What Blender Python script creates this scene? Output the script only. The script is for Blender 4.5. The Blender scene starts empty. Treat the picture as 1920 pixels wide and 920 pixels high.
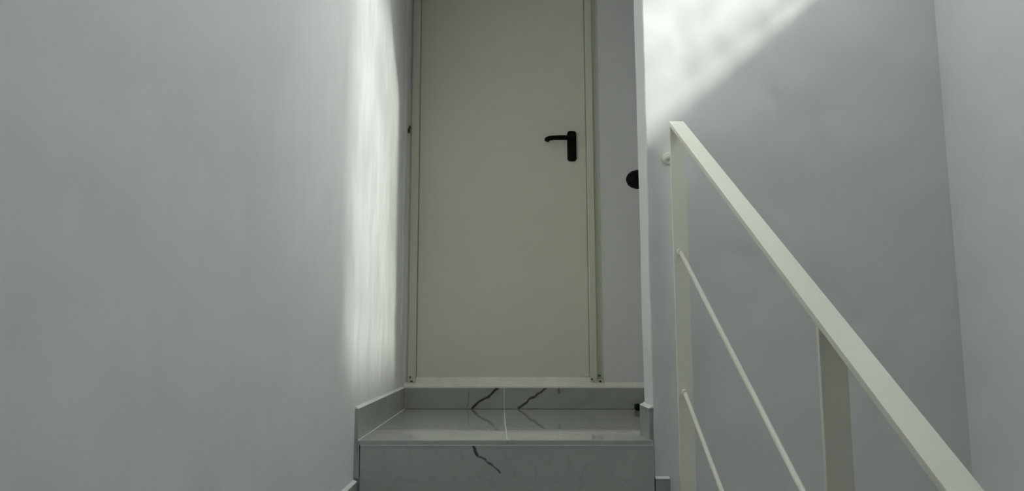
import bpy, bmesh, math, random
from mathutils import Vector, Matrix, noise

random.seed(4)
scene = bpy.context.scene
col = scene.collection

# ------------------------------------------------------------------ camera, sky, sun, exposure
# origin under the camera, z = 0 on the tiled landing in front of the door, +y looks at the door
CAMZ, PITCH, FPX = 0.2854, 0.1327, 1404.4
cam_d = bpy.data.cameras.new('camera')
cam_d.sensor_width = 36.0
cam_d.lens = FPX / 1920.0 * 36.0
cam_d.shift_x = 25.5 / 1920.0
cam_d.clip_start = 0.02
cam = bpy.data.objects.new('camera', cam_d)
cam.location = (0, 0, CAMZ)
cam.rotation_euler = (math.pi / 2 + PITCH, 0, 0)
col.objects.link(cam)
scene.camera = cam

SUN_DIR = Vector((-1.0, 0.92, -0.82)).normalized()
world = bpy.data.worlds.new('sky')
scene.world = world
world.use_nodes = True
wn = world.node_tree
wn.nodes.clear()
w_out = wn.nodes.new('ShaderNodeOutputWorld')
w_bg = wn.nodes.new('ShaderNodeBackground')
w_bg.inputs['Strength'].default_value = 2.6
# bright even sky above the horizon, dull ground below it
w_tc = wn.nodes.new('ShaderNodeTexCoord')
w_sep = wn.nodes.new('ShaderNodeSeparateXYZ')
w_ramp = wn.nodes.new('ShaderNodeValToRGB')
w_ramp.color_ramp.elements[0].position = 0.0
w_ramp.color_ramp.elements[0].color = (0.22, 0.21, 0.19, 1)
w_ramp.color_ramp.elements[1].position = 0.03
w_ramp.color_ramp.elements[1].color = (0.985, 0.965, 0.975, 1)
wn.links.new(w_tc.outputs['Generated'], w_sep.inputs[0])
wn.links.new(w_sep.outputs['Z'], w_ramp.inputs[0])
wn.links.new(w_ramp.outputs[0], w_bg.inputs['Color'])
wn.links.new(w_bg.outputs[0], w_out.inputs[0])

sun_d = bpy.data.lights.new('sun', 'SUN')
sun_d.energy = 5.1
sun_d.angle = math.radians(3.6)
sun_d.color = (1.0, 0.965, 0.91)
sun = bpy.data.objects.new('sun', sun_d)
sun.rotation_euler = SUN_DIR.to_track_quat('-Z', 'Y').to_euler()
sun.location = (8, -8, 8)
col.objects.link(sun)

# second, wide sun lamp added to brighten the walls around the sunlit patches
halo_d = bpy.data.lights.new('wide_sun_fill', 'SUN')
halo_d.energy = 2.2
halo_d.angle = math.radians(28)
halo_d.color = (1.0, 0.985, 0.96)
halo = bpy.data.objects.new('wide_sun_fill', halo_d)
halo.rotation_euler = sun.rotation_euler
halo.location = (8.5, -8, 8)
col.objects.link(halo)

scene.view_settings.view_transform = 'Standard'
scene.view_settings.look = 'None'
scene.view_settings.gamma = 1.0
scene.view_settings.use_curve_mapping = False
scene.view_settings.exposure = 0.72

# ------------------------------------------------------------------ main dimensions (metres)
F = 2.350            # plane of the wall that faces the camera, and of the top riser
B = 3.479            # wall with the door
XL = -0.439          # left wall
XJ = 0.4745          # end of the thin wall right of the door niche
JT = 0.139           # its thickness
XR = 1.442           # right wall
XE = 0.534           # right edge of the flight
XN = 0.720           # right side of the door niche
RISE, RUN = 0.186, 0.29
NR = 7               # risers down to the half landing
ZM = -NR * RISE      # half landing
YM = F - (NR - 1) * RUN
YB = -3.2            # wall behind the camera
ZC = 3.40            # ceiling
ZN = 2.12            # head of the niche
HS = 0.094           # skirting height
ZF = ZM * 2          # bottom of the well
TW = 0.012           # tile thickness
WT = 0.16            # outer wall thickness
SILL, HEAD = 1.75, 3.30
WY0, WY1 = 0.30, 2.22

# ------------------------------------------------------------------ node helpers
class NT:
    def __init__(s, name):
        s.m = bpy.data.materials.new(name)
        s.m.use_nodes = True
        s.t = s.m.node_tree
        s.t.nodes.clear()
        s.out = s.n('ShaderNodeOutputMaterial')

    def n(s, kind, **kw):
        nd = s.t.nodes.new(kind)
        for k, v in kw.items():
            setattr(nd, k, v)
        return nd

    def l(s, a, b):
        s.t.links.new(a, b)

    def math(s, op, a, b=None, clamp=False):
        nd = s.n('ShaderNodeMath', operation=op, use_clamp=clamp)
        for i, v in enumerate((a, b)):
            if v is None:
                continue
            if isinstance(v, (int, float)):
                nd.inputs[i].default_value = v
            else:
                s.l(v, nd.inputs[i])
        return nd.outputs[0]

    def vmath(s, op, a, b=None, out=0, scale=None):
        nd = s.n('ShaderNodeVectorMath', operation=op)
        for i, v in enumerate((a, b)):
            if v is None:
                continue
            if isinstance(v, (tuple, list, Vector)):
                nd.inputs[i].default_value = tuple(v)
            else:
                s.l(v, nd.inputs[i])
        if scale is not None:
            if isinstance(scale, (int, float)):
                nd.inputs['Scale'].default_value = scale
            else:
                s.l(scale, nd.inputs['Scale'])
        return nd.outputs[out]

    def coords(s):
        return s.n('ShaderNodeTexCoord').outputs['Object']

    def noise(s, co, scale, detail=4, rough=.5):
        nd = s.n('ShaderNodeTexNoise')
        nd.inputs['Scale'].default_value = scale
        nd.inputs['Detail'].default_value = detail
        nd.inputs['Roughness'].default_value = rough
        s.l(co, nd.inputs['Vector'])
        return nd

    def ramp(s, fac, stops):
        r = s.n('ShaderNodeValToRGB')
        el = r.color_ramp.elements
        el[0].position, el[0].color = stops[0][0], tuple(stops[0][1]) + (1,)
        el[1].position, el[1].color = stops[-1][0], tuple(stops[-1][1]) + (1,)
        for p, c in stops[1:-1]:
            e = el.new(p)
            e.color = tuple(c) + (1,)
        s.l(fac, r.inputs[0])
        return r.outputs[0]

    def bsdf(s, color, rough, spec=.5, metal=0., bump=None, bstr=.2, bdist=.002, coat=0.):
        b = s.n('ShaderNodeBsdfPrincipled')
        if isinstance(color, (tuple, list)):
            b.inputs['Base Color'].default_value = tuple(color) + (1,)
        else:
            s.l(color, b.inputs['Base Color'])
        if isinstance(rough, (int, float)):
            b.inputs['Roughness'].default_value = rough
        else:
            s.l(rough, b.inputs['Roughness'])
        b.inputs['Specular IOR Level'].default_value = spec
        b.inputs['Metallic'].default_value = metal
        b.inputs['Coat Weight'].default_value = coat
        if bump is not None:
            bp = s.n('ShaderNodeBump')
            bp.inputs['Strength'].default_value = bstr
            bp.inputs['Distance'].default_value = bdist
            s.l(bump, bp.inputs['Height'])
            s.l(bp.outputs[0], b.inputs['Normal'])
        s.l(b.outputs[0], s.out.inputs[0])
        return s.m


def paint_mat(name, c, rough=.6, var=.03, wave=.5, spec=.3, ripple=.1):
    t = NT(name)
    co = t.coords()
    n1 = t.noise(co, 3.0, 3)
    n2 = t.noise(co, 14.0, 5)
    n3 = t.noise(co, 160.0, 3)
    lo = tuple(v * (1 - var) for v in c)
    hi = tuple(min(1, v * (1 + var)) for v in c)
    cc = t.ramp(n2.outputs['Fac'], [(.3, lo), (.7, hi)])
    h = t.math('ADD', t.math('MULTIPLY', n1.outputs['Fac'], 1.0), t.math('MULTIPLY', n3.outputs['Fac'], .006))
    n4 = t.noise(t.vmath('MULTIPLY', co, (1, 1, .6)), 8.0, 1)
    h = t.math('ADD', h, t.math('MULTIPLY', n4.outputs['Fac'], ripple))
    return t.bsdf(cc, rough, spec, bump=h, bstr=wave, bdist=.012)


M = {}
M['plaster'] = paint_mat('white_plaster', (.80, .815, .81), .55, .012, .8, .3, 1.15)
M['plaster_warm'] = paint_mat('niche_plaster', (.76, .755, .765), .6, .012, .4)
M['ceiling'] = paint_mat('ceiling_paint', (.82, .83, .82), .7, .01, .3)
M['door'] = paint_mat('door_enamel', (.75, .745, .655), .38, .012, .10, .45)
M['frame'] = paint_mat('frame_enamel', (.70, .70, .61), .4, .02, .15, .45)
M['mortar'] = paint_mat('rough_mortar', (.86, .86, .80), .85, .07, 1.0, .1)
M['rail'] = paint_mat('cream_rail_enamel', (.89, .89, .79), .30, .015, .05, .45)
M['grout'] = paint_mat('pale_grout', (.74, .76, .74), .8, .05, .3, .1)
M['caulk'] = paint_mat('white_caulk', (.84, .85, .83), .7, .05, .4, .2)
M['winframe'] = paint_mat('white_window_frame', (.8, .8, .78), .35, .01, .05, .5)

t = NT('black_satin')
nn = t.noise(t.coords(), 90, 3)
M['black'] = t.bsdf(t.ramp(nn.outputs['Fac'], [(.3, (.002, .002, .002)), (.7, (.005, .005, .005))]), .45, .12)
t = NT('dark_hole')
nn = t.noise(t.coords(), 300, 3)
M['hole'] = t.bsdf(t.ramp(nn.outputs['Fac'], [(.3, (.06, .06, .055)), (.7, (.13, .13, .115))]), .8, .2)


def vein_mat(name, base, veins, rough=.10, soft=True, spec=.5):
    """grey marble-look porcelain; veins: list of (points, width, darkness)"""
    t = NT(name)
    co = t.coords()
    d1 = t.noise(co, 22.0, 4)
    off = t.vmath('SUBTRACT', d1.outputs['Color'], (.5, .5, .5))
    off = t.vmath('SCALE', off, scale=.022)
    pc = t.vmath('ADD', co, off)
    cloud = t.noise(co, 2.6, 6, .6)
    c = t.ramp(cloud.outputs['Fac'], [(.30, tuple(v * (.93 if soft else .995) for v in base)), (.52, base),
                                      (.75, tuple(min(1, v * (1.05 if soft else 1.005)) for v in base))])
    # a faint net of soft natural veins
    if soft:
        stretch = t.vmath('MULTIPLY', co, (.8, 2.2, 2.2))
        wv = t.n('ShaderNodeTexNoise')
        wv.inputs['Scale'].default_value = 1.9
        wv.inputs['Detail'].default_value = 5
        wv.inputs['Distortion'].default_value = 1.4
        t.l(stretch, wv.inputs['Vector'])
        ab = t.math('ABSOLUTE', t.math('SUBTRACT', wv.outputs['Fac'], .5))
        fv = t.math('SUBTRACT', 1.0, t.math('MULTIPLY', ab, 26.0), True)
        fv = t.math('MULTIPLY', fv, .22)
        mx = t.n('ShaderNodeMixRGB', blend_type='MULTIPLY')
        t.l(fv, mx.inputs[0])
        t.l(c, mx.inputs[1])
        mx.inputs[2].default_value = (.45, .46, .46, 1)
        c = mx.outputs[0]
    mask = None
    for pts, w, dk in veins:
        for k, (a, b) in enumerate(zip(pts[:-1], pts[1:])):
            a, b = Vector(a), Vector(b)
            ab = b - a
            pa = t.vmath('SUBTRACT', pc, a)
            h = t.math('MULTIPLY', t.vmath('DOT_PRODUCT', pa, ab, out=1), 1.0 / max(1e-9, ab.length_squared), True)
            pr = t.vmath('SCALE', tuple(ab), scale=h)
            dist = t.vmath('LENGTH', t.vmath('SUBTRACT', pa, pr), out=1)
            wk = w * (1 if not isinstance(w, (list, tuple)) else 1)
            v = t.math('SUBTRACT', 1.0, t.math('MULTIPLY', dist, 1.0 / wk), True)
            v = t.math('MULTIPLY', t.math('MULTIPLY', v, 1.7, True), dk)
            mask = v if mask is None else t.math('MAXIMUM', mask, v)
    if mask is not None:
        mx = t.n('ShaderNodeMixRGB', blend_type='MIX')
        t.l(mask, mx.inputs[0])
        t.l(c, mx.inputs[1])
        mx.inputs[2].default_value = (.05, .05, .048, 1)
        c = mx.outputs[0]
    rn = t.ramp(t.noise(co, 30, 3).outputs['Fac'], [(.3, (rough * .96,) * 3), (.7, (rough * 1.04,) * 3)])
    return t.bsdf(c, rn, spec)


GREY = (.47, .48, .46)
YS = B - TW
M['tile_back'] = vein_mat('marble_back_skirting', (.40, .41, .39), [
    ([(-.121, YS, .004), (-.079, YS, .036), (-.035, YS, .063), (.002, YS, .100)], .0075, 1.0),
    ([(-.142, YS, .012), (-.131, YS, .075)], .004, .45),
    ([(.093, YS, .004), (.140, YS, .046), (.190, YS, .070), (.228, YS, .100)], .0072, .95),
    ([(.277, YS, .076), (.277, YS, .100)], .009, .6)], .12)
M['tile_floor'] = vein_mat('marble_landing', GREY, [
    ([(-.121, B, 0), (-.09, B - .10, 0), (.02, B - .30, 0)], .006, .45),
    ([(-.36, B - .42, 0), (-.15, B - .16, 0), (-.10, B - .06, 0)], .006, .4),
    ([(.30, B - .2, 0), (.44, B - .24, 0), (.60, B - .16, 0)], .010, .35),
    ([(.02, B - .5, 0), (.2, B - .42, 0), (.42, B - .52, 0)], .006, .3)], .03, True, .85)
YRI = F - TW
M['tile_riser'] = vein_mat('marble_riser', (.45, .465, .445), [
    ([(-.078, YRI, -.014), (-.070, YRI, -.034), (-.063, YRI, -.044)], .0068, 1.0),
    ([(-.063, YRI, -.044), (-.040, YRI, -.058), (-.018, YRI, -.076), (.002, YRI, -.096)], .0048, .85)], .28, False)
M['tile'] = vein_mat('marble_tile', (.385, .395, .38), [], .14)

# textured window glass: a blotchy tint stands in for its relief and mottles the sun patches
t = NT('textured_glass')
co = t.coords()
sc = t.vmath('MULTIPLY', co, (0, .62, 1.5))
n1 = t.noise(sc, 4.4, 4, .6)
n2 = t.noise(t.vmath('MULTIPLY', co, (0, .7, 2.2)), 7.0, 3, .5)
h = t.math('ADD', t.math('MULTIPLY', n1.outputs['Fac'], .6), t.math('MULTIPLY', n2.outputs['Fac'], .4))
tc = t.ramp(h, [(.38, (.52, .55, .535)), (.5, (.85, .88, .865)), (.64, (.985, 1.0, .99))])
tr = t.n('ShaderNodeBsdfTransparent')
t.l(tc, tr.inputs[0])
gl = t.n('ShaderNodeBsdfGlossy')
gl.inputs['Roughness'].default_value = .12
fr = t.n('ShaderNodeFresnel')
fr.inputs['IOR'].default_value = 1.35
bp = t.n('ShaderNodeBump')
bp.inputs['Strength'].default_value = .4
bp.inputs['Distance'].default_value = .01
t.l(h, bp.inputs['Height'])
t.l(bp.outputs[0], gl.inputs['Normal'])
mxs = t.n('ShaderNodeMixShader')
t.l(t.math('MULTIPLY', fr.outputs[0], .6), mxs.inputs[0])
t.l(tr.outputs[0], mxs.inputs[1])
t.l(gl.outputs[0], mxs.inputs[2])
t.l(mxs.outputs[0], t.out.inputs[0])
M['glass'] = t.m

# ------------------------------------------------------------------ mesh helpers
def link(name, bm, mat, parent=None, smooth=False):
    bmesh.ops.recalc_face_normals(bm, faces=bm.faces)
    me = bpy.data.meshes.new(name)
    bm.to_mesh(me)
    bm.free()
    if smooth:
        for p in me.polygons:
            p.use_smooth = True
    me.materials.append(mat)
    o = bpy.data.objects.new(name, me)
    col.objects.link(o)
    if parent is not None:
        o.parent = parent
    return o


def box(bm, x0, x1, y0, y1, z0, z1, bev=0., seg=2):
    vs = [bm.verts.new((x, y, z)) for x in (x0, x1) for y in (y0, y1) for z in (z0, z1)]
    q = ((0, 1, 3, 2), (4, 6, 7, 5), (0, 4, 5, 1), (2, 3, 7, 6), (0, 2, 6, 4), (1, 5, 7, 3))
    fs = [bm.faces.new([vs[i] for i in f]) for f in q]
    if bev > 0:
        es = list({e for f in fs for e in f.edges})
        bmesh.ops.bevel(bm, geom=es, offset=bev, segments=seg, affect='EDGES', profile=.5)
    return fs


def prism(bm, pts, axis, a, b, bev=0.):
    """extrude a polygon given in the other two axes along axis from a to b"""
    def P(u, v, w):
        return {'x': (w, u, v), 'y': (u, w, v), 'z': (u, v, w)}[axis]
    A = [bm.verts.new(P(u, v, a)) for u, v in pts]
    C = [bm.verts.new(P(u, v, b)) for u, v in pts]
    n = len(pts)
    fs = [bm.faces.new(A), bm.faces.new(C[::-1])]
    for i in range(n):
        fs.append(bm.faces.new((A[i], A[(i + 1) % n], C[(i + 1) % n], C[i])))
    if bev > 0:
        es = list({e for f in fs for e in f.edges})
        bmesh.ops.bevel(bm, geom=es, offset=bev, segments=2, affect='EDGES', profile=.5)


def tube(bm, path, rad, seg=14, cap=True):
    """round tube along a 3-D path; rad is a number or one per point"""
    path = [Vector(p) for p in path]
    rs = rad if isinstance(rad, (list, tuple)) else [rad] * len(path)
    rings = []
    prev = None
    for i, p in enumerate(path):
        d = (path[min(i + 1, len(path) - 1)] - path[max(i - 1, 0)]).normalized()
        if prev is None:
            u = d.orthogonal().normalized()
        else:
            u = (prev - d * prev.dot(d)).normalized()
        prev = u
        v = d.cross(u)
        rings.append([bm.verts.new(p + (u * math.cos(2 * math.pi * k / seg) + v * math.sin(2 * math.pi * k / seg)) * rs[i])
                      for k in range(seg)])
    for r0, r1 in zip(rings[:-1], rings[1:]):
        for k in range(seg):
            bm.faces.new((r0[k], r0[(k + 1) % seg], r1[(k + 1) % seg], r1[k]))
    if cap:
        bm.faces.new(rings[0][::-1])
        bm.faces.new(rings[-1])


def boxobj(name, dims, mat, parent=None, bev=0.):
    bm = bmesh.new()
    box(bm, *dims, bev=bev)
    return link(name, bm, mat, parent)


def struct(o, label, cat):
    o['kind'] = 'structure'
    o['label'] = label
    o['category'] = cat
    return o


def empty(name, loc):
    o = bpy.data.objects.new(name, None)
    o.location = (0, 0, 0)
    o.empty_display_size = .1
    col.objects.link(o)
    return o

# ------------------------------------------------------------------ walls
bm = bmesh.new()
box(bm, XL - WT, XL, YB, B + .2, ZF, ZC)
wall_left = struct(link('wall_left', bm, M['plaster']),
                   'long white plastered wall on the left, with a streaky sunlit patch', 'wall')

# wall facing the camera right of the niche: its free end is hand-plastered and slightly wavy
def wavy_wall():
    bm = bmesh.new()
    n = 70
    z0, z1 = ZF, ZN
    rows = []
    for i in range(n + 1):
        z = z0 + (z1 - z0) * i / n
        w = .0032 * noise.noise(Vector((0, .3, z * 3.1))) + .0018 * noise.noise(Vector((4, .3, z * 9.0)))
        w2 = .0032 * noise.noise(Vector((9, 1.3, z * 2.7))) + .0018 * noise.noise(Vector((6, .7, z * 8.0)))
        r = .004
        prof = [(XJ + w, F + r), (XJ + w + .0012, F + .0012), (XJ + w + r, F), (XR + WT, F), (XR + WT, F + JT),
                (XJ + w2 + r, F + JT), (XJ + w2, F + JT - r)]
        rows.append([bm.verts.new((x, y, z)) for x, y in prof])
    k = len(rows[0])
    for a, b in zip(rows[:-1], rows[1:]):
        for j in range(k):
            bm.faces.new((a[j], a[(j + 1) % k], b[(j + 1) % k], b[j]))
    bm.faces.new(rows[0])
    bm.faces.new(rows[-1][::-1])
    box(bm, XL, XR + WT, F, F + JT, ZN, ZC)          # lintel over the niche
    return bm

wall_back = struct(link('wall_back', wavy_wall(), M['plaster']),
                   'white plastered wall behind the railing, sunlit at its upper left', 'wall')

bm = bmesh.new()
DX0, DX1 = -.3792, .4208            # door leaf
FW = .040                            # visible frame width
HD = ZN - .10                        # top of leaf
OX0, OX1, OZ1 = DX0 - .046, DX1 + .062, HD + .062
box(bm, XL, OX0, B, B + .2, ZF, ZN + .2)
box(bm, OX1, XN + .1, B, B + .2, -.2, ZN + .2)
box(bm, OX0, OX1, B, B + .2, OZ1, ZN + .2)
box(bm, OX0, OX1, B + .002, B + .2, -.2, .094)
box(bm, OX0, OX1, B + .16, B + .2, .094, OZ1)
wall_niche = struct(link('wall_door', bm, M['plaster_warm']),
                    'recessed wall around the cream door at the end of the landing', 'wall')
bm = bmesh.new()
box(bm, XN, XN + .1, F + JT, B, -.2, ZN + .2)
struct(link('wall_niche_right', bm, M['plaster_warm']),
       'side wall of the door niche hidden behind the wall end', 'wall')
bm = bmesh.new()
box(bm, XL, XN + .1, F + JT, B, ZN, ZN + .1)
struct(link('ceiling_niche', bm, M['ceiling']), 'flat white soffit over the door niche', 'ceiling')

# right wall with the high window
bm = bmesh.new()
box(bm, XR, XR + WT, YB, F, ZF, SILL)
box(bm, XR, XR + WT, YB, F, HEAD, ZC)
box(bm, XR, XR + WT, YB, WY0, SILL, HEAD)
box(bm, XR, XR + WT, WY1, F, SILL, HEAD)
struct(link('wall_right', bm, M['plaster']), 'white plastered wall at the far right edge, beyond the railing', 'wall')
bm = bmesh.new()
box(bm, XL - WT, XR + WT, YB - WT, YB, ZF, ZC)
struct(link('wall_front', bm, M['plaster']), 'white wall of the stairwell opposite the door', 'wall')
SX0, SX1, SY0, SY1 = -.30, 1.36, 1.10, 2.32      # opening for the added skylight
bm = bmesh.new()
box(bm, XL - WT, XR + WT, YB - WT, SY0, ZC, ZC + .15)
box(bm, XL - WT, XR + WT, SY1, F + JT, ZC, ZC + .15)
box(bm, XL - WT, SX0, SY0, SY1, ZC, ZC + .15)
box(bm, SX1, XR + WT, SY0, SY1, ZC, ZC + .15)
struct(link('ceiling', bm, M['ceiling']), 'white ceiling high above the stairs', 'ceiling')

# window in the right wall, above the picture
win = empty('window_1', (XR, 1.2, SILL))
struct(win, 'wide high window of textured glass in the right wall', 'window')
fx0, fx1 = XR + .09, XR + .13
boxobj('frame_bottom', (fx0, fx1, WY0, WY1, SILL, SILL + .012), M['winframe'], win)
boxobj('frame_top', (fx0, fx1, WY0, WY1, HEAD - .04, HEAD), M['winframe'], win)
boxobj('frame_side', (fx0, fx1, WY0, WY0 + .04, SILL + .012, HEAD - .04), M['winframe'], win)
boxobj('frame_side', (fx0, fx1, WY1 - .04, WY1, SILL + .012, HEAD - .04), M['winframe'], win)
boxobj('pane', (fx0 + .017, fx0 + .023, WY0 + .04, WY1 - .04, SILL + .012, HEAD - .04), M['glass'], win)

sky_w = empty('fill_skylight', (0, 0, 0))  # unseen skylight, added for stronger light from above
struct(sky_w, 'flat glazed skylight added in the ceiling for top light, unseen above the picture', 'window')
for d in ((SX0, SX1, SY0, SY0 + .04), (SX0, SX1, SY1 - .04, SY1), (SX0, SX0 + .04, SY0 + .04, SY1 - .04), (SX1 - .04, SX1, SY0 + .04, SY1 - .04)):
    boxobj('frame_bar', d + (ZC + .05, ZC + .09), M['winframe'], sky_w)
boxobj('pane', (SX0 + .04, SX1 - .04, SY0 + .04, SY1 - .04, ZC + .066, ZC + .072), M['glass'], sky_w)

# ------------------------------------------------------------------ landing in front of the door
JX = .026                            # tile joint
bm = bmesh.new()
box(bm, XL, XJ, F, F + JT, -.20, -TW)
box(bm, XL, XJ, F + .004, F + JT, -TW, -.0012)
box(bm, XL, XN + .1, F + JT, B + .19, -.20, -.0012)
floor = struct(link('floor', bm, M['grout']), 'glossy grey marble tiled landing in front of the cream door', 'floor')
G = .0016
NOSE = .0015
boxobj('floor_tile', (XL + TW + .003, JX - G, F - TW - NOSE, B - TW - .002, -TW - .001, 0), M['tile_floor'], floor, .0012)
bm = bmesh.new()
prism(bm, [(JX + G, F - TW - NOSE), (XJ - TW + .004, F - TW - NOSE), (XJ - TW + .004, F + JT + .001), (XN, F + JT + .001),
           (XN, B - TW - .002), (JX + G, B - TW - .002)], 'z', -TW - .001, 0, .0012)
link('floor_tile', bm, M['tile_floor'], floor)

# ------------------------------------------------------------------ skirtings
def skirting(name, label, pieces, caps, mats=None):
    e = empty(name, (0, 0, 0))
    struct(e, label, 'skirting')
    for i, d in enumerate(pieces):
        boxobj('skirting_tile', d, (mats or M['tile']), e, .0008)
    for d in caps:
        boxobj('caulk_line', d, M['caulk'], e, .001)
    return e

skirting('baseboard_back', 'grey veined marble skirting under the cream door', [
    (XL + TW, JX - G, B - TW, B, 0.001, HS), (JX + G, XN, B - TW, B, 0.001, HS)], [], M['tile_back'])
boxobj('grout_line', (JX - G, JX + G, B - TW + .0006, B, .001, HS - .001), M['grout'], bpy.data.objects['baseboard_back'])
yj = F + .58
sk = skirting('baseboard_left', 'grey marble skirting stepping down along the left wall', [
    (XL, XL + TW, F - TW, yj - .001, 0.0, HS), (XL, XL + TW, yj + .001, B, 0.0, HS)]
    + [(XL, XL + TW, F - (i + 1) * RUN - TW if i < NR - 1 else YB, F - i * RUN - TW - .001, -(i + 1) * RISE, -(i + 1) * RISE + HS - (.030 if i == 0 else 0.0))
       for i in range(NR)], [])
def wedge_cap(x0, x1, y0, y1, z, up=.006, parent=None, side='left'):
    bm = bmesh.new()
    if side == 'left':       # fillet between wall plane x0 and the tile edge x1
        prism(bm, [(x0, z), (x1, z), (x0 + .003, z + up), (x0, z + up)], 'y', y0, y1)
    elif side == 'back':     # wall plane y1
        prism(bm, [(y0, z), (y1, z), (y1, z + up), (y1 - .003, z + up)], 'x', x0, x1)
    else:                    # wall plane x1
        prism(bm, [(x0, z), (x1, z), (x1, z + up), (x1 - .003, z + up)], 'y', y0, y1)
    return link('caulk_line', bm, M['caulk'], parent)
wedge_cap(XL, XL + TW, F - TW, B, HS, .006, sk)
for i in range(2):
    wedge_cap(XL, XL + TW, F - (i + 1) * RUN - TW, F - i * RUN - TW, -(i + 1) * RISE + HS - (.030 if i == 0 else 0), .005, sk)
boxobj('grout_line', (XL + TW, XL + TW + .004, F - TW - .004, B - TW, -.002, .0012), M['grout'], sk)

se = skirting('baseboard_wall_end', 'short grey skirting tile wrapped on the narrow white wall end', [
    (XJ - TW, XJ, F - .001, F + JT + TW, 0.0, HS)], [])
wedge_cap(XJ - TW - .001, XJ + .006, F - .003, F + JT + TW, HS, .009, se, 'right')
sb = skirting('baseboard_back_lower', 'low grey skirting tile at the foot of the white wall, beside the top riser', [
    (XJ + .001, .519, F - TW, F, -RISE, -.114)], [])
wedge_cap(XJ + .001, .519, F - TW, F, -.114, .006, sb, 'back')

# ------------------------------------------------------------------ flights of stairs
st = empty('stairs', (0, 0, 0))
struct(st, 'grey marble stairs rising to the door landing, only the top riser in view', 'stairs')
prof = []
for i in range(1, NR):
    prof += [(F - (i - 1) * RUN - (.0006 if i == 1 else 0), -i * RISE - TW), (F - i * RUN, -i * RISE - TW)]
prof += [(YM, ZM), (YM, ZM - .17), (F - .0006, -.19 - RISE)]
bm = bmesh.new()
prism(bm, prof, 'x', XL, XE - .004)
link('flight_core', bm, M['plaster'], st)
for i in range(NR):
    y = F - i * RUN
    zt, zb = -i * RISE - TW - .0045, -(i + 1) * RISE
    x0 = XL + .019 if i == 0 else XL + TW
    x1 = XJ - .003 if i == 0 else XE
    boxobj('riser_tile', (x0, x1, y - TW, y, zb, zt), M['tile_riser'] if i == 0 else M['tile'], st, .0008)
    boxobj('grout_line', (x0, x1, y - TW - .0012, y, zt - .0002, zt + .0034), M['grout'], st)
    if i == 0:
        boxobj('side_strip', (XL, XL + .0165, y - TW, y, zb + HS - .02, -.001), M['tile'], st, .0006)
    if i:
        boxobj('tread_tile', (x0, x1, y - TW - NOSE, F - (i - 1) * RUN - TW - .002, -i * RISE - TW, -i * RISE), M['tile'], st, .0012)
# half landing under the camera
boxobj('half_landing_slab', (XL, XR, YB, YM, ZM - .17, ZM - TW), M['plaster'], st)
boxobj('half_landing_tile', (XL + TW, .50, YB, YM - TW - .001, ZM - TW, ZM), M['tile'], st, .001)
boxobj('half_landing_tile', (.503, XR, YB, YM - TW - .001, ZM - TW, ZM), M['tile'], st, .001)

ls = empty('stairs_lower', (0, 0, 0))
struct(ls, 'lower flight of grey marble stairs going down right of the railing, below the picture', 'stairs')
XL2 = XE + .055
prof = [(YM, ZM - TW)]
for i in range(1, NR):
    prof += [(YM + (i - 1) * RUN, ZM - i * RISE - TW), (YM + i * RUN, ZM - i * RISE - TW)]
prof += [(F, ZF + .001), (F - .02, ZF + .001), (YM, ZM - RISE - .19)]
bm = bmesh.new()
prism(bm, prof, 'x', XL2, XR)
link('flight_core', bm, M['plaster'], ls)
for i in range(1, NR):
    z = ZM - i * RISE
    boxobj('tread_tile', (XL2, XR, YM + (i - 1) * RUN + .002, YM + i * RUN + TW + .006, z - TW, z), M['tile'], ls, .001)
    boxobj('riser_tile', (XL2, XR, YM + (i - 1) * RUN, YM + (i - 1) * RUN + TW, z, z + RISE - TW - .001), M['tile'], ls)
bm = bmesh.new()
box(bm, XL, XR, YB, F, ZF - .1, ZF)
struct(link('floor_well', bm, M['tile']), 'grey tiled floor at the bottom of the stairwell', 'floor')

# ------------------------------------------------------------------ door
door = empty('door_1', (0, B, .14))
struct(door, 'cream painted flush door with black lever handle at the top of the stairs', 'door')
ZD0 = .1414
LY = B + .030                        # face of the leaf
boxobj('leaf', (DX0 + .0004, DX1 - .0004, LY, LY + .045, ZD0 + .001, HD), M['door'], door, .0015)
# frame: a flat face beside the leaf, then a return that dips back to the wall
def frame_side(xi, s):
    bm = bmesh.new()
    w = .030 if s > 0 else FW - .006
    pts = [(xi, B + .09), (xi, B + .006), (xi + s * .003, B + .002), (xi + s * w, B + .002)]
    if s > 0:
        pts += [(xi + s * (w + .003), B + .020), (xi + s * (w + .024), B + .022), (xi + s * .0605, B + .002), (xi + s * .062, B + .09)]
    else:
        pts += [(xi + s * (w + .006), B + .010), (xi + s * .046, B + .010), (xi + s * .046, B + .09)]
    prism(bm, pts, 'z', .118, HD + .045)
    return link('frame_upright', bm, M['frame'], door)
frame_side(DX0 - .001, -1)
frame_side(DX1 + .001, 1)
boxobj('frame_head', (DX0 - .044, DX1 + .06, B + .002, B + .09, HD + .004, HD + .06), M['frame'], door)
boxobj('frame_stop', (DX0, DX1, LY + .05, LY + .07, ZD0, HD + .01), M['frame'], door)
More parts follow.
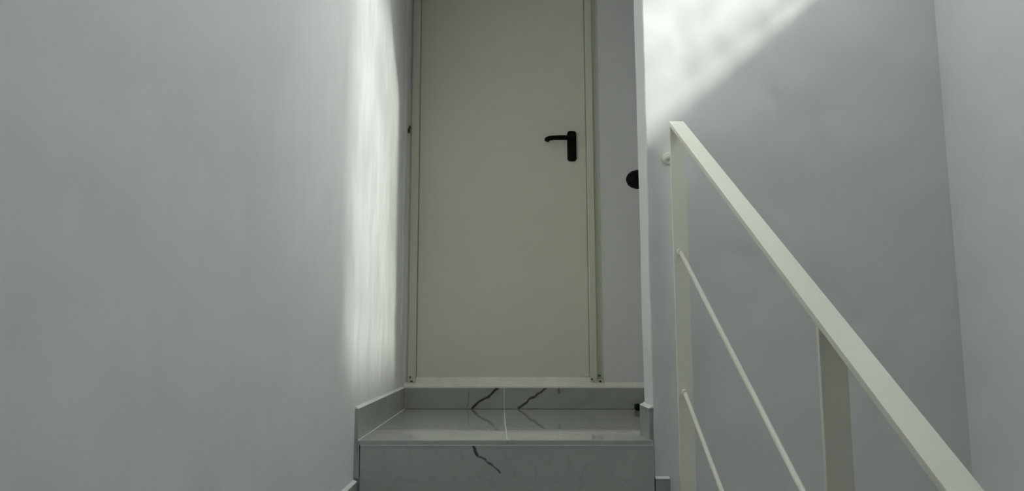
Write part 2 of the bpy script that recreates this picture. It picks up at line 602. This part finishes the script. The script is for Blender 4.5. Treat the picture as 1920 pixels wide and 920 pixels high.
# rough mortar sill between the skirting and the leaf
def sill():
    bm = bmesh.new()
    n = 60
    rows = []
    for i in range(n + 1):
        x = DX0 - .052 + (DX1 + .066 - DX0 + .052) * i / n
        a = .0022 * noise.noise(Vector((x * 16, 0, 1)))
        b = .0030 * noise.noise(Vector((x * 11, 3, 1)))
        c = .0020 * noise.noise(Vector((x * 30, 7, 1)))
        prof = [(B - TW, HS), (B - TW - .0005, HS + .006 + c), (B - .002, HS + .018 + a), (LY + .002, ZD0 + b + .001), (LY + .02, ZD0 + b), (LY + .02, HS)]
        rows.append([bm.verts.new((x, y, z)) for y, z in prof])
    for r0, r1 in zip(rows[:-1], rows[1:]):
        for j in range(6):
            bm.faces.new((r0[j], r0[(j + 1) % 6], r1[(j + 1) % 6], r1[j]))
    bm.faces.new(rows[0])
    bm.faces.new(rows[-1][::-1])
    return bm
link('threshold_mortar', sill(), M['mortar'], door)
# mortar lip on the skirting right of the door frame
bm = bmesh.new()
prism(bm, [(B - TW, HS), (B, HS), (B, HS + .026), (B - .004, HS + .022), (B - TW, HS + .006)], 'x', DX1 + .066, XN)
link('mortar_lip', bm, M['mortar'], door)
# screw holes at the feet of the frame, and the hinge
for x, z in ((-.404, .142), (-.397, .124), (.4275, .133), (.4625, .149), (.4655, .124)):
    bm = bmesh.new()
    yy = B + (.0015 if z > .14 else -.004)
    tube(bm, [(x, yy - .010, z), (x, yy + .012, z)], .0042, 10)
    link('screw_hole', bm, M['hole'], door)
bm = bmesh.new()
tube(bm, [(-.4275, B - .004, 1.292), (-.4275, B - .004, 1.302), (-.4275, B - .004, 1.312)], [.005, .0062, .005], 12)
tube(bm, [(-.4235, B - .006, 1.312), (-.4235, B - .006, 1.326)], [.0055, .004], 12)
link('hinge_pin', bm, M['hole'], door)

# black lever handle
def rounded_plate(bm, cx, cz, w, h, y0, y1, r, seg=7):
    pts = []
    for sx, sz, a0 in ((1, 1, 0), (-1, 1, 90), (-1, -1, 180), (1, -1, 270)):
        for k in range(seg + 1):
            a = math.radians(a0 + 90 * k / seg)
            pts.append((cx + sx * (w / 2 - r) + r * math.cos(a), cz + sz * (h / 2 - r) + r * math.sin(a)))
    prism(bm, pts, 'y', y0, y1)
    return pts
HX, HZ = .3525, 1.2345
bm = bmesh.new()
rounded_plate(bm, HX, HZ, .043, .148, LY - .010, LY, .014)
rounded_plate(bm, HX, HZ, .036, .141, LY - .0125, LY - .010, .012)
plate = link('handle_plate', bm, M['black'], door)
bm = bmesh.new()
tube(bm, [(HX, LY - .010, HZ + .028), (HX, LY - .05, HZ + .028)], .0115, 16)
xs = [HX + .012, HX, HX - .02, HX - .05, HX - .090, HX - .111, HX - .121, HX - .125]
zs = [.028, .028, .0285, .0295, .0285, .0265, .021, .012]
ys = [-.05, -.05, -.051, -.051, -.051, -.049, -.047, -.046]
tube(bm, [(x, LY + y, HZ + z) for x, y, z in zip(xs, ys, zs)], [.0095, .0115, .0115, .0112, .0108, .0118, .0128, .0108], 16)
link('lever', bm, M['black'], plate, True)
bm = bmesh.new()
tube(bm, [(HX, LY - .0125, HZ - .032), (HX, LY - .0145, HZ - .032)], .008, 16)
link('lock_cylinder', bm, M['black'], plate)

# second door, on the hidden side wall: only its black knob peeps past the wall end
d2 = empty('door_2', (XN, 3.0, 0))
struct(d2, 'side door in the niche, only its black knob showing past the white wall end', 'door')
boxobj('leaf', (XN - .012, XN - .001, 2.62, 3.38, .01, HD), M['door'], d2, .002)
bm = bmesh.new()
KY, KZ = 3.20, 1.003
prof = [(XN - .012, .026), (XN - .020, .026), (XN - .024, .012), (XN - .060, .012), (XN - .075, .030), (XN - .095, .0415),
        (XN - .118, .0425), (XN - .140, .036), (XN - .155, .024), (XN - .162, .010), (XN - .1635, .002)]
rings = []
for x, r in prof:
    rings.append([bm.verts.new((x, KY + r * math.cos(2 * math.pi * k / 20), KZ + r * math.sin(2 * math.pi * k / 20))) for k in range(20)])
for a, b in zip(rings[:-1], rings[1:]):
    for k in range(20):
        bm.faces.new((a[k], a[(k + 1) % 20], b[(k + 1) % 20], b[k]))
bm.faces.new(rings[-1])
link('knob', bm, M['black'], d2, True)

# thin plaster strip in the corner left of the door, broken off above the floor
bm = bmesh.new()
prism(bm, [(XL, B), (XL, B - .085), (XL + .0035, B - .083), (XL + .0045, B - .01), (XL + .0045, B)], 'z', .335, ZN)
struct(link('trim_1', bm, M['plaster']), 'thin plaster strip in the corner left of the door frame, ending above the floor', 'trim')

# ------------------------------------------------------------------ railing
rl = empty('stair_railing', (0, 0, 0))
rl['label'] = 'cream painted flat-bar metal railing sloping down along the stairs'
rl['category'] = 'railing'
RX0, RX1 = .536, .5815
RY, RZ, SL = 2.282, .984, .642       # upper end of the rail's top face, slope
RC = (RX0 + RX1) / 2
TH = .012
tv = TH * math.sqrt(1 + SL * SL)     # vertical thickness of the sloping bar
YEND = .42
def rz(y):
    return RZ - SL * (RY - y)
bm = bmesh.new()
prism(bm, [(RY, rz(RY)), (YEND, rz(YEND)), (YEND, rz(YEND) - tv), (RY, rz(RY) - tv)], 'x', RX0, RX1, .0012)
link('handrail', bm, M['rail'], rl)
posts = (2.272, 1.262, .46)
for y in posts:
    bm = bmesh.new()
    t0 = .010
    n_low = math.ceil((F - y) / RUN)
    zb = -n_low * RISE - .22
    prism(bm, [(y, zb), (y + t0, zb), (y + t0, rz(y + t0) - tv), (y, rz(y) - tv)], 'x', RX0, RX1, .0008)
    p = link('post', bm, M['rail'], rl)
    for k in (.05, .15):
        bm = bmesh.new()
        tube(bm, [(RX0 + .004, y + .005, zb + k), (RX0 - .05, y + .005, zb + k)], .005, 10)
        link('fixing_bolt', bm, M['rail'], p)
# two round bars between the posts, parallel to the rail, welded to the front of the posts
def bar(zc0, r=.0062):
    y0 = posts[0] - .006
    def zz(y):
        return zc0 - SL * (y0 - y)
    bm = bmesh.new()
    tube(bm, [(RC - .003, y0 - .002, zz(y0 - .002)), (RC - .003, YEND + .05, zz(YEND + .05))], r, 14)
    b = link('rod', bm, M['rail'], rl, True)
    bm = bmesh.new()
    tube(bm, [(RC - .003, y0 + .007, zc0 + .002), (RC - .003, y0 - .004, zc0 + .002)], [.011, .0095], 14)
    link('weld_collar', bm, M['rail'], b)
bar(.567)
bar(.144)
# stub that ties the top post back to the wall, with its round wall plate
bm = bmesh.new()
zb = .880
tube(bm, [(RC - .013, posts[0] + .009, zb), (RC - .013, F - .006, zb)], .007, 14)
stub = link('wall_tie', bm, M['rail'], rl, True)
bm = bmesh.new()
tube(bm, [(RC - .013, F - .0065, zb), (RC - .013, F - .005, zb), (RC - .013, F - .0005, zb)], [.017, .0195, .0195], 22)
link('wall_plate', bm, M['rail'], stub)

# small black block on the landing, half hidden by the wall end
bm = bmesh.new()
sx, sy = .63, B - .075
box(bm, sx - .022, sx + .03, sy - .02, sy + .02, 0.0003, .028, .006)
o = link('black_block', bm, M['black'])
o['label'] = 'small black block on the landing floor, half hidden behind the white wall end'
o['category'] = 'doorstop'
